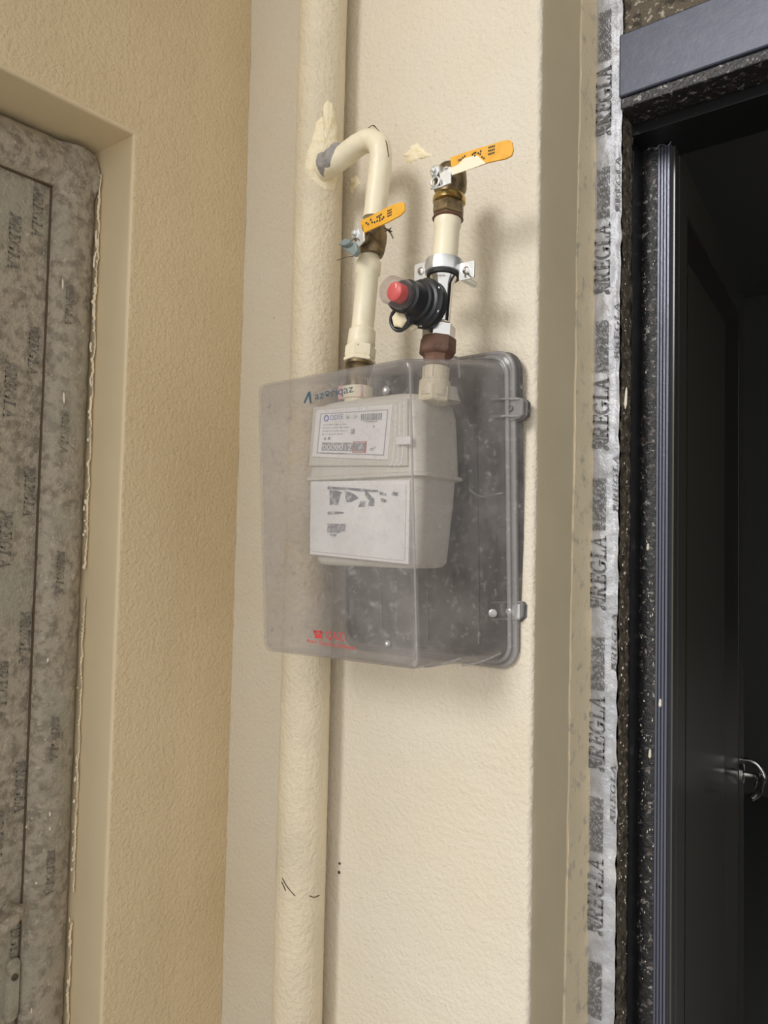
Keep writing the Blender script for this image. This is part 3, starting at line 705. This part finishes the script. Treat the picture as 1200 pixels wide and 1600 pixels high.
# ------------------------------------------------------------------ regulator
rg_ = empty('gas_regulator', 'black gas regulator with a red button under a clear guard', 'regulator')
rc = onR(487); rc.y -= .004
N_ = V((-.05, -1, .0)).normalized()
bm = B(); lathe(bm, rc + V((0, .002, 0)), N_, [(0, .013), (.012, .014), (.018, .022), (.022, .028)], 30); obj('metal_seat', bm, M['chrome'], rg_, True); rc = rc + N_ * .019
bm = B(); lathe(bm, rc, N_, [(.003, .030), (.006, .0335), (.010, .0335), (.0115, .0305), (.0135, .0305), (.015, .0345), (.0195, .0345), (.021, .0325), (.026, .031), (.028, .027)], 36); obj('flange', bm, M['black'], rg_, True)
bm = B(); lathe(bm, rc, N_, [(.026, .0275), (.034, .0265), (.036, .0235), (.056, .0225), (.058, .019), (.066, .0185)], 30); obj('body', bm, M['black'], rg_, True)
bm = B(); lathe(bm, rc, N_, [(.062, .013), (.078, .013), (.080, .0125), (.0815, .010)], 26); o = obj('button', bm, M['red'], rg_, True); o['label'] = 'red push button'
bm = B(); lathe(bm, rc, N_, [(.060, .0195), (.064, .0205), (.070, .0195), (.088, .0185), (.091, .016), (.0925, .012)], 28); o = obj('clear_guard', bm, M['clear_cap'], rg_, True); o['label'] = 'clear plastic guard over the button'
for k in range(6):
    a = k * math.pi / 3 + .5; bm = B(); p = rc + N_ * .0195 + V((math.cos(a) * .0305, 0, math.sin(a) * .0305)); lathe(bm, p, N_, [(0, .003), (.0025, .003), (.0032, .0018)], 10); obj('screw', bm, M['zinc'], rg_, True)
# side vent with a beige plug inside a black ring
pv = at(630, 500, .835); pvb = rc + N_ * .032 + V((.0, 0, -.012))
dv = (pv - pvb).normalized()
bm = B(); tube(bm, smooth_path([pvb, pvb.lerp(pv, .5) + V((0, 0, -.002)), pv], 5), .0115, 18); obj('vent_arm', bm, M['black'], rg_, True)
nv_ = V((.05, -1, -.12)).normalized()
bm = B(); a_, b_2 = frame_of(nv_); pr = pv + nv_ * .008
tube(bm, [pr + (a_ * math.cos(i * math.pi / 14) + b_2 * math.sin(i * math.pi / 14)) * .0155 for i in range(29)], .0022, 8); lathe(bm, pv, nv_, [(-.006, .010), (0, .0145), (.006, .0155)], 22); obj('vent_ring', bm, M['black'], rg_, True)
bm = B(); lathe(bm, pv + nv_ * .004, nv_, [(0, .0125), (.006, .0125), (.008, .010)], 6, .3); o = obj('plug', bm, M['daub'], rg_); o['label'] = 'beige hexagonal plug'
bm = B(); p = at(650, 508, .850); tube(bm, [p + V((.008, 0, .006)), p, p + V((-.008, -.003, -.004))], .0055, 10); o = obj('outlet_nipple', bm, M['daub'], rg_, True)
bm = B(); tube(bm, smooth_path([at(610, 474, .81), at(617, 482, .81), at(632, 486, .815), at(650, 482, .83)], 5), .0035, 10); obj('guard_tether', bm, M['black'], rg_, True)

# ------------------------------------------------------------------ meter box
FT, FB, BT, BB = .785, .815, .962, .988
c_ftl = at(401, 601, FT); c_ftr = at(641, 558, FT); c_fbl = at(411, 1017, FB); c_fbr = at(653, 1047, FB)
c_btr = at(788, 560, BT); c_bbr = at(793, 1032, BB)
c_btl = V((-.842, BT, c_btr.z)); c_bbl = V((-.838, BB, c_bbr.z))
def CM(u, v, wq):
    f_ = c_fbl.lerp(c_fbr, u).lerp(c_ftl.lerp(c_ftr, u), v); b_ = c_bbl.lerp(c_bbr, u).lerp(c_btl.lerp(c_btr, u), v)
    return f_.lerp(b_, wq)
def rr_uv(r, e=0, k=6):     # rounded rect in u,v; nominal .30 x .42 m, e expands outward in metres
    Wn, Hn = .30, .42
    return [(.5 + x / Wn, .5 + y / Hn) for x, y in rrect(Wn / 2 + e, Hn / 2 + e, r, k)]
cab = empty('meter_cabinet', 'clear dusty plastic gas meter box with dark back plate, on the cream wall', 'cabinet')
# cover shell: front face, rounded front edge, tapered sides
def shell(inset):
    rings = []
    for wq, e, r in ((.0, -.012, .006), (.0, -.0055, .009), (.004, -.0025, .011), (.012, -.0006, .013), (.03, 0, .014), (.25, 0, .016), (.5, 0, .018), (.75, 0, .02), (1.0, 0, .022)):
        rings.append([CM(u, v, wq + (inset / .17 if wq < .05 else 0)) for u, v in rr_uv(max(.003, r - inset * .5), e - inset)])
    return rings
bm = B(); R1 = shell(0); R2 = shell(.0025)
v1 = [[bm.verts.new(p) for p in r] for r in R1]; v2 = [[bm.verts.new(p) for p in r] for r in R2]
n = len(R1[0])
for vs, fl in ((v1, 0), (v2, 1)):
    for a, b in zip(vs[:-1], vs[1:]):
        for i in range(n):
            j = (i + 1) % n; q = (a[i], a[j], b[j], b[i]); bm.faces.new(q if fl else tuple(reversed(q)))
    bm.faces.new(vs[0] if not fl else list(reversed(vs[0])))
for i in range(n):
    j = (i + 1) % n; bm.faces.new((v1[-1][i], v1[-1][j], v2[-1][j], v2[-1][i]))
cover = obj('cover', bm, M['clear'], cab, True); cover['label'] = 'dusty transparent cover'
# moulded rims: two parallel beads round the back of the cover
for wq, e, r, nm in ((1.0, .004, .0032, 'rim_bead'), (1.035, .0095, .0034, 'rim_bead')):
    bm = B(); L_ = [CM(u, v, wq) for u, v in rr_uv(.026, e, 8)]; L_ += L_[:2]
    tube(bm, L_, r, 10, cap=False); obj(nm, bm, M['clear_rim'], cab, True)
bm = B(); loft(bm, [[CM(u, v, 1.0) for u, v in rr_uv(.024, 0, 8)], [CM(u, v, 1.03) for u, v in rr_uv(.03, .012, 8)], [CM(u, v, 1.055) for u, v in rr_uv(.03, .012, 8)]], False, False); obj('cover_flange', bm, M['clear_rim'], cab, True)
# dark back plate (tray with a lip)
bm = B(); loft(bm, [[CM(u, v, 1.0) for u, v in rr_uv(.022, -.006, 8)], [CM(u, v, 1.06) for u, v in rr_uv(.028, .010, 8)], [CM(u, v, 1.13) for u, v in rr_uv(.03, .0115, 8)], [CM(u, v, 1.135) for u, v in rr_uv(.03, .009, 8)]], True, True)
for s in (.18, .5, .82):
    pass
bp = obj('back_plate', bm, M['backplate'], cab, True); bp['label'] = 'dark grey plastic back plate'
bm = B()
for u_ in (.25, .55, .85):
    P_ = [CM(u_ - .004, .04, .985), CM(u_ + .004, .04, .985), CM(u_ + .004, .96, .985), CM(u_ - .004, .96, .985)]; prism(bm, P_, V((0, .006, 0)))
obj('back_ribs', bm, M['backplate'], bp)
# front right edge: hazy bead added as the bright highlight on the corner
bm = B(); tube(bm, [CM(.9925, .02 + .955 * i / 20, .008) for i in range(0, 21)], .0014, 8); o = obj('edge_highlight', bm, M['clear_rim'], cover, True)
# latch ears
for (py0, py1, lab) in ((620, 655, 'upper latch ear with an empty screw hole'), (938, 972, 'lower latch ear closed with a zinc screw')):
    D_ = BT + .006 if py0 < 700 else BB + .002
    xr = .0
    P_ = [at(x, y, D_) for x, y in ((784, py0 + 2), (800, py0), (813, py0 + 1), (817, py0 + 6), (816, py1 - 8), (808, py1 - 1), (800, py1 + 2), (786, py1 + 3))]
    bm = B(); prism(bm, P_, V((0, .006, 0)), .0012); ear = obj('latch_ear', bm, M['clear_rim'] , cab); ear['label'] = lab
    bm = B()
    for yy in (py0 + 4, py1 - 4): tube(bm, [at(768, yy, D_ - .008), at(790, yy - 1, D_ - .006), at(812, yy - 1, D_ - .001)], .0016, 8)
    obj('ear_rib', bm, M['clear_rim'], ear, True)
    bm = B(); P2 = [p + V((.003, .009, -.001)) for p in P_]; prism(bm, P2, V((0, .010, 0)), .001); obj('ear_backing', bm, M['backplate'], ear)
    cpt = at(797, (py0 + py1) / 2 + 0, D_ - .001)
    bm = B()
    if py0 < 700:
        tube(bm, [cpt + V((math.cos(i * .5236) * .0038, -.001, math.sin(i * .5236) * .0038)) for i in range(13)], .0012, 8, cap=False); lathe(bm, cpt + V((0, .0005, 0)), V((0, -1, 0)), [(0, .0028), (.0006, .0028)], 12); obj('screw_hole', bm, M['backplate'], ear, True)
    else:
        lathe(bm, cpt, V((0, -1, 0)), [(0, .0085), (.0015, .0085), (.0017, .0052), (.0045, .0048), (.0055, .003)], 18); obj('screw', bm, M['zinc'], ear, True)
        bm = B(); P3 = [at(x, y, D_ - .0012) for x, y in ((783, 942), (812, 944), (812, 968), (783, 966))]; prism(bm, P3, V((0, .001, 0)), .0002); obj('metal_plate', bm, M['zinc'], ear)
        bm = B(); lathe(bm, at(770, 958, D_ - .012), V((.5, -1, 0)), [(0, .006), (.003, .006), (.004, .003)], 14); obj('screw', bm, M['zinc'], ear, True)
# pipe slot rim on top of the cover
bm = B(); tube(bm, smooth_path([at(700, 558, .90), at(712, 558, .905), at(716, 566, .905), at(718, 590, .905)], 5), .0018, 8); o = obj('slot_rim', bm, M['clear_rim'], cover, True)
# moulded rib ends along the bottom of the side wall
for pts in (((664, 1042, .835), (690, 1038, .86), (720, 1029, .885)), ((722, 1040, .90), (752, 1034, .925), (782, 1021, .955))):
    bm = B(); tube(bm, smooth_path([at(*p) for p in pts], 5), .0014, 8); obj('bottom_rib', bm, M['clear_rim'], cover, True)
# brace line on the side wall
bm = B(); tube(bm, smooth_path([at(733, 765, .955), at(752, 776, .955), at(785, 770, .955)], 5), .0012, 6); obj('seam_scar', bm, M['clear_rim'], cover, True)
# moulding pips and drops on the front
for (u, v, r, nm, wq) in ((.86, .905, .0065, 'boss', -.004), (.835, .075, .005, 'boss', -.004), (.09, .915, .0035, 'pip', -.002), (.07, .085, .003, 'pip', -.002), (.985, .02, .0045, 'pip', .0)):
    bm = B(); p = CM(u, v, wq); lathe(bm, p + V((0, .002, 0)), V((0, -1, 0)), [(0, r * .7), (.002, r), (.0035, r * .8), (.004, r * .3)], 14); o = obj(nm, bm, M['clear_rim'], cover, True)
    if nm == 'boss':
        bm = B(); lathe(bm, p + V((0, -.0015, 0)), V((0, -1, 0)), [(0, r * .55), (.002, r * .45), (.0025, r * .2)], 12); obj('bright_pin', bm, M['zinc'], cab, True)
# screws at the back plate seen through the cover
# prints on the cover front
def front_pt(px, py, off=-.0008):
    # intersect with the cover's front face
    A_ = c_fbl; n_ = (c_fbr - c_fbl).cross(c_ftl - c_fbl).normalized(); r = ray(px, py); o_ = V((0, 0, ZC)); s = n_.dot(A_ - o_) / n_.dot(r); p = o_ + r * s
    return p - r.normalized() * abs(off)
Uf = (c_fbr - c_fbl).normalized(); Vf = (c_ftl - c_fbl).normalized()
o0 = front_pt(492, 624.5); o1 = front_pt(552, 612.5)
place_text('utility_name', 'azəriqaz', M['teal_print'], o0, o1 - o0, Vf, .0115, cover, (o1 - o0).length)
bm = B(); L1 = [front_pt(x, y) for x, y in ((474, 630), (481, 613), (485, 611), (487, 630), (484, 630), (482, 618), (477, 630))]; bm.faces.new([bm.verts.new(p) for p in L1]); obj('flame_mark', bm, M['teal_print'], cover)
o0 = front_pt(509, 998); o1 = front_pt(540, 1001.5)
place_text('red_print', 'QAZ1', M['red_print'], o0, o1 - o0, Vf, .0115, cover, (o1 - o0).length)
o0 = front_pt(479, 1003.5); o1 = front_pt(556, 1015.5)
place_text('red_small_print', 'Azəri Yanacaq İstehsalat', M['red_print'], o0, o1 - o0, Vf, .0058, cover, (o1 - o0).length)
bm = B()
for q in (((490, 985), (503, 986), (503, 989), (490, 988)), ((490, 985), (493, 985), (494, 991), (491, 991)), ((500, 986), (503, 986), (504, 991), (501, 991)), ((492, 990), (502, 991), (504, 998), (492, 997))):
    bm.faces.new([bm.verts.new(front_pt(x, y)) for x, y in q])
obj('telephone_mark', bm, M['red_print'], cover)

# ------------------------------------------------------------------ the gas meter inside
mt = empty('gas_meter', 'pale grey diaphragm gas meter with white index plate, inside the clear box', 'gas meter')
DMf, DMb = .850, .955
zs = at(560, 745, DMf).z; zt = at(560, 619, DMf).z; zb_ = at(640, 889, DMf).z
xl = at(478, 745, DMf).x; xr_ = at(668, 745, DMf + .016).x
xc = (xl + xr_) / 2; hw = (xr_ - xl) / 2; yc = (DMf + DMb) / 2; hd = (DMb - DMf) / 2
def mring(z, kx, ky, r, ex=0, ey=0): return [V((xc + x, yc + y, z)) for x, y in rrect(hw * kx + ex, hd * ky + ey, r, 6)]
bm = B(); loft(bm, [mring(zs + .001, 1, 1, .016), mring(zs + .05, .985, .99, .017), mring(zt - .03, .965, .98, .018), mring(zt - .014, .93, .95, .02), mring(zt - .004, .85, .84, .024), mring(zt, .72, .66, .024)])
obj('upper_body', bm, M['meter'], mt, True)
bm = B(); loft(bm, [mring(zb_, .80, .72, .02), mring(zb_ + .002, .86, .80, .02), mring(zb_ + .008, .90, .87, .02), mring(zs - .05, .945, .93, .018), mring(zs - .001, .97, .97, .016)])
obj('lower_body', bm, M['meter'], mt, True)
bm = B(); loft(bm, [mring(zs - .0035, 1, 1, .018, .002, .002), mring(zs - .002, 1, 1, .018, .005, .005), mring(zs + .002, 1, 1, .018, .005, .005), mring(zs + .0035, 1, 1, .018, .002, .002)])
o = obj('seam_flange', bm, M['meter'], mt, True)
# index housing
yF = DMf - .006
def quad(pts, D): return [at(x, y, D) for x, y in pts]
IP = [(494, 641), (613, 632), (605, 719), (487, 714)]
bm = B(); prism(bm, quad([(489, 636), (636, 622), (636, 728), (482, 728)], DMf - .004), V((0, .008, 0)), .0015); hs = obj('index_housing', bm, M['meter'], mt)
bm = B()
for k, (a0_, b0_) in enumerate(((618, 634), (625, 630), (632, 627))):
    tube(bm, smooth_path([at(a0_, b0_, DMf - .004), at(a0_ - 1, 680, DMf - .004), at(a0_ - 5 , 722 , DMf - .004), at(a0_ - 10, 727, DMf - .004)], 4), .0011, 6)
obj('housing_ridges', bm, M['label'], hs, True)
bm = B(); prism(bm, quad(IP, yF), V((0, .006, 0)), .0012); ip = obj('index_frame', bm, M['label'], mt); ip['label'] = 'white frame of the index plate'
def IQ(u, v):     # u 0..1 across, v 0..1 downwards on the index plate
    a = (IP[0][0] + (IP[1][0] - IP[0][0]) * u, IP[0][1] + (IP[1][1] - IP[0][1]) * u); b = (IP[3][0] + (IP[2][0] - IP[3][0]) * u, IP[3][1] + (IP[2][1] - IP[3][1]) * u)
    return (a[0] + (b[0] - a[0]) * v, a[1] + (b[1] - a[1]) * v)
def iq(u0, v0, u1, v1, D, bm): bm.faces.new([bm.verts.new(at(*IQ(*q), D)) for q in ((u0, v0), (u0, v1), (u1, v1), (u1, v0))])
M['inner_label'] = mat('index_label_paper', (.90, .90, .92), .35)
M['groove'] = mat('groove_grey', (.45, .45, .47), .5)
bm = B(); iq(.06, .08, .95, .92, yF - .0004, bm); obj('index_groove', bm, M['groove'], ip)
bm = B(); iq(.075, .10, .94, .90, yF - .0007, bm); iq(.075, .10, .94, .90, yF - .0004, bm); lbl = obj('index_label', bm, M['inner_label'], ip)
bm = B(); D_ = yF - .0011
iq(.12, .69, .53, .855, D_, bm)
x = .60
while x < .88:
    wq = random.choice((.006, .01, .016)); iq(x, .14, x + wq, .27, D_, bm); x += wq + random.choice((.005, .008))
for r, (u0, u1) in enumerate(((.11, .42), (.11, .46), (.11, .44), (.11, .38))):
    u = u0
    while u < u1:
        l = random.uniform(.015, .06); iq(u, .315 + r * .065, min(u + l, u1), .33 + r * .065, D_, bm); u += l + .012
iq(.66, .285, .82, .30, D_, bm); iq(.77, .37, .79, .405, D_, bm); iq(.14, .585, .165, .635, D_, bm); iq(.19, .575, .22, .635, D_, bm); iq(.11, .895, .45, .91, D_ - .0002, bm)
iq(.485, .42, .535, .52, D_, bm)
obj('index_print', bm, M['grey_print'], lbl)
a_ = at(*IQ(.19, .225), D_); b_ = at(*IQ(.37, .215), D_); place_text('maker_print', 'ODSE', M['blue_print'], a_, b_ - a_, V((0, 0, 1)), .0075, lbl, (b_ - a_).length)
a_ = at(*IQ(.41, .225), D_); b_ = at(*IQ(.55, .22), D_); place_text('model_print', 'BK - G4', M['grey_print'], a_, b_ - a_, V((0, 0, 1)), .0058, lbl, (b_ - a_).length)
bm = B(); c0 = at(*IQ(.145, .185), D_); tube(bm, [c0 + V((math.cos(i * .5236) * .0042, 0, math.sin(i * .5236) * .0042)) for i in range(13)], .0009, 6, cap=False); obj('maker_emblem', bm, M['blue_print'], lbl)
a_ = at(*IQ(.76, .84), D_); b_ = at(*IQ(.83, .835), D_); place_text('unit_print', 'm³', M['grey_print'], a_, b_ - a_, V((0, 0, 1)), .007, lbl, (b_ - a_).length)
bm = B(); iq(.53, .665, .705, .68, D_ - .0003, bm); iq(.53, .865, .705, .88, D_ - .0003, bm); iq(.69, .665, .705, .88, D_ - .0003, bm); iq(.53, .665, .54, .88, D_ - .0003, bm); obj('decimal_frame', bm, M['red_print'], lbl)
bm = B(); iq(.54, .69, .69, .855, D_, bm); obj('decimal_window', bm, M['grey_print'], lbl)
a_ = at(*IQ(.135, .84), D_ - .0004); b_ = at(*IQ(.515, .835), D_ - .0004); place_text('index_digits', '0000012', M['label'], a_, b_ - a_, V((0, 0, 1)), .0085, lbl, (b_ - a_).length)
bm = B(); prism(bm, quad([(618, 683), (641, 681), (641, 694), (618, 695)], DMf - .010), V((0, .006, 0)), .001); o = obj('seal_clip', bm, M['label'], mt)
# paper label on the lower half
LPq = [(487, 758), (634, 757), (632, 876), (486, 861)]
yP = DMf - .0015
bm = B(); prism(bm, quad([(485, 752), (640, 750), (638, 882), (484, 866)], yP), V((0, .006, 0)), .001); pl = obj('label_panel', bm, M['label'], mt)
bm = B(); prism(bm, quad(LPq, yP - .0016), V((0, .0012, 0)), .0002); pp = obj('paper_label', bm, M['paper'], mt); pp['label'] = 'white paper sticker with scraped grey print'
def blot(pts): 
    vs = []
    for i, (x, y) in enumerate(pts):
        x2_, y2_ = pts[(i + 1) % len(pts)]
        for s in (0, .33, .66):
            X_ = x + (x2_ - x) * s; Y_ = y + (y2_ - y) * s; vs.append(at(X_ + noise.noise(V((X_, Y_, 0)) * .7) * 1.2, Y_ + noise.noise(V((X_, Y_, 8)) * .7) * 1.2, yP - .0021))
    bm.faces.new([bm.verts.new(p) for p in vs])
bm = B()
for q in ([(512, 760), (560, 763), (590, 766), (592, 769), (560, 767), (512, 764)], [(515, 765), (534, 769), (531, 776), (528, 789), (515, 789)], [(538, 766), (552, 771), (560, 778), (548, 785), (541, 784)],
          [(570, 765), (579, 774), (585, 780), (584, 791), (575, 791), (577, 782), (571, 776)], [(562, 784), (571, 783), (570, 792), (560, 792)], [(512, 799), (538, 800), (537, 803), (512, 804)], [(512, 818), (540, 819), (539, 829), (529, 833), (511, 832)], [(514, 834), (527, 834), (524, 838), (516, 837)], [(592, 768), (604, 771), (603, 775), (594, 773)], [(612, 768), (622, 769), (622, 775), (612, 774)], [(595, 779), (604, 780), (603, 785), (595, 784)]):
    blot(q)
obj('scraped_print', bm, M['grey_print'], pp)
# inlet stub of the meter below the left pipe and a pink seal tag behind the printed name
for xx in (axL1.x + .004, axR1.x + .002):
    bm = B(); lathe(bm, V((xx, .902, zt - .012)), V((0, 0, 1)), [(0, .024), (.012, .020), (.02, .0195)], 24); obj('pipe_socket', bm, M['meter'], mt, True)
bm = B(); lathe(bm, axL1 + dL * .03, V((0, 0, -1)), [(0, .019), (.012, .019), (.0125, .023), (.03, .023), (.031, .02), (.05, .02)], 24); o = obj('inlet_connector', bm, M['pipe'], mt, True)
M['pink'] = mat('pink_plastic', (.72, .38, .38), .5)
bm = B(); prism(bm, quad([(528, 603), (565, 600), (565, 620), (528, 624)], .868), V((0, .004, 0)), .0008); o = obj('seal_sticker', bm, M['pink'], mt); o['label'] = 'faded pink seal sticker'
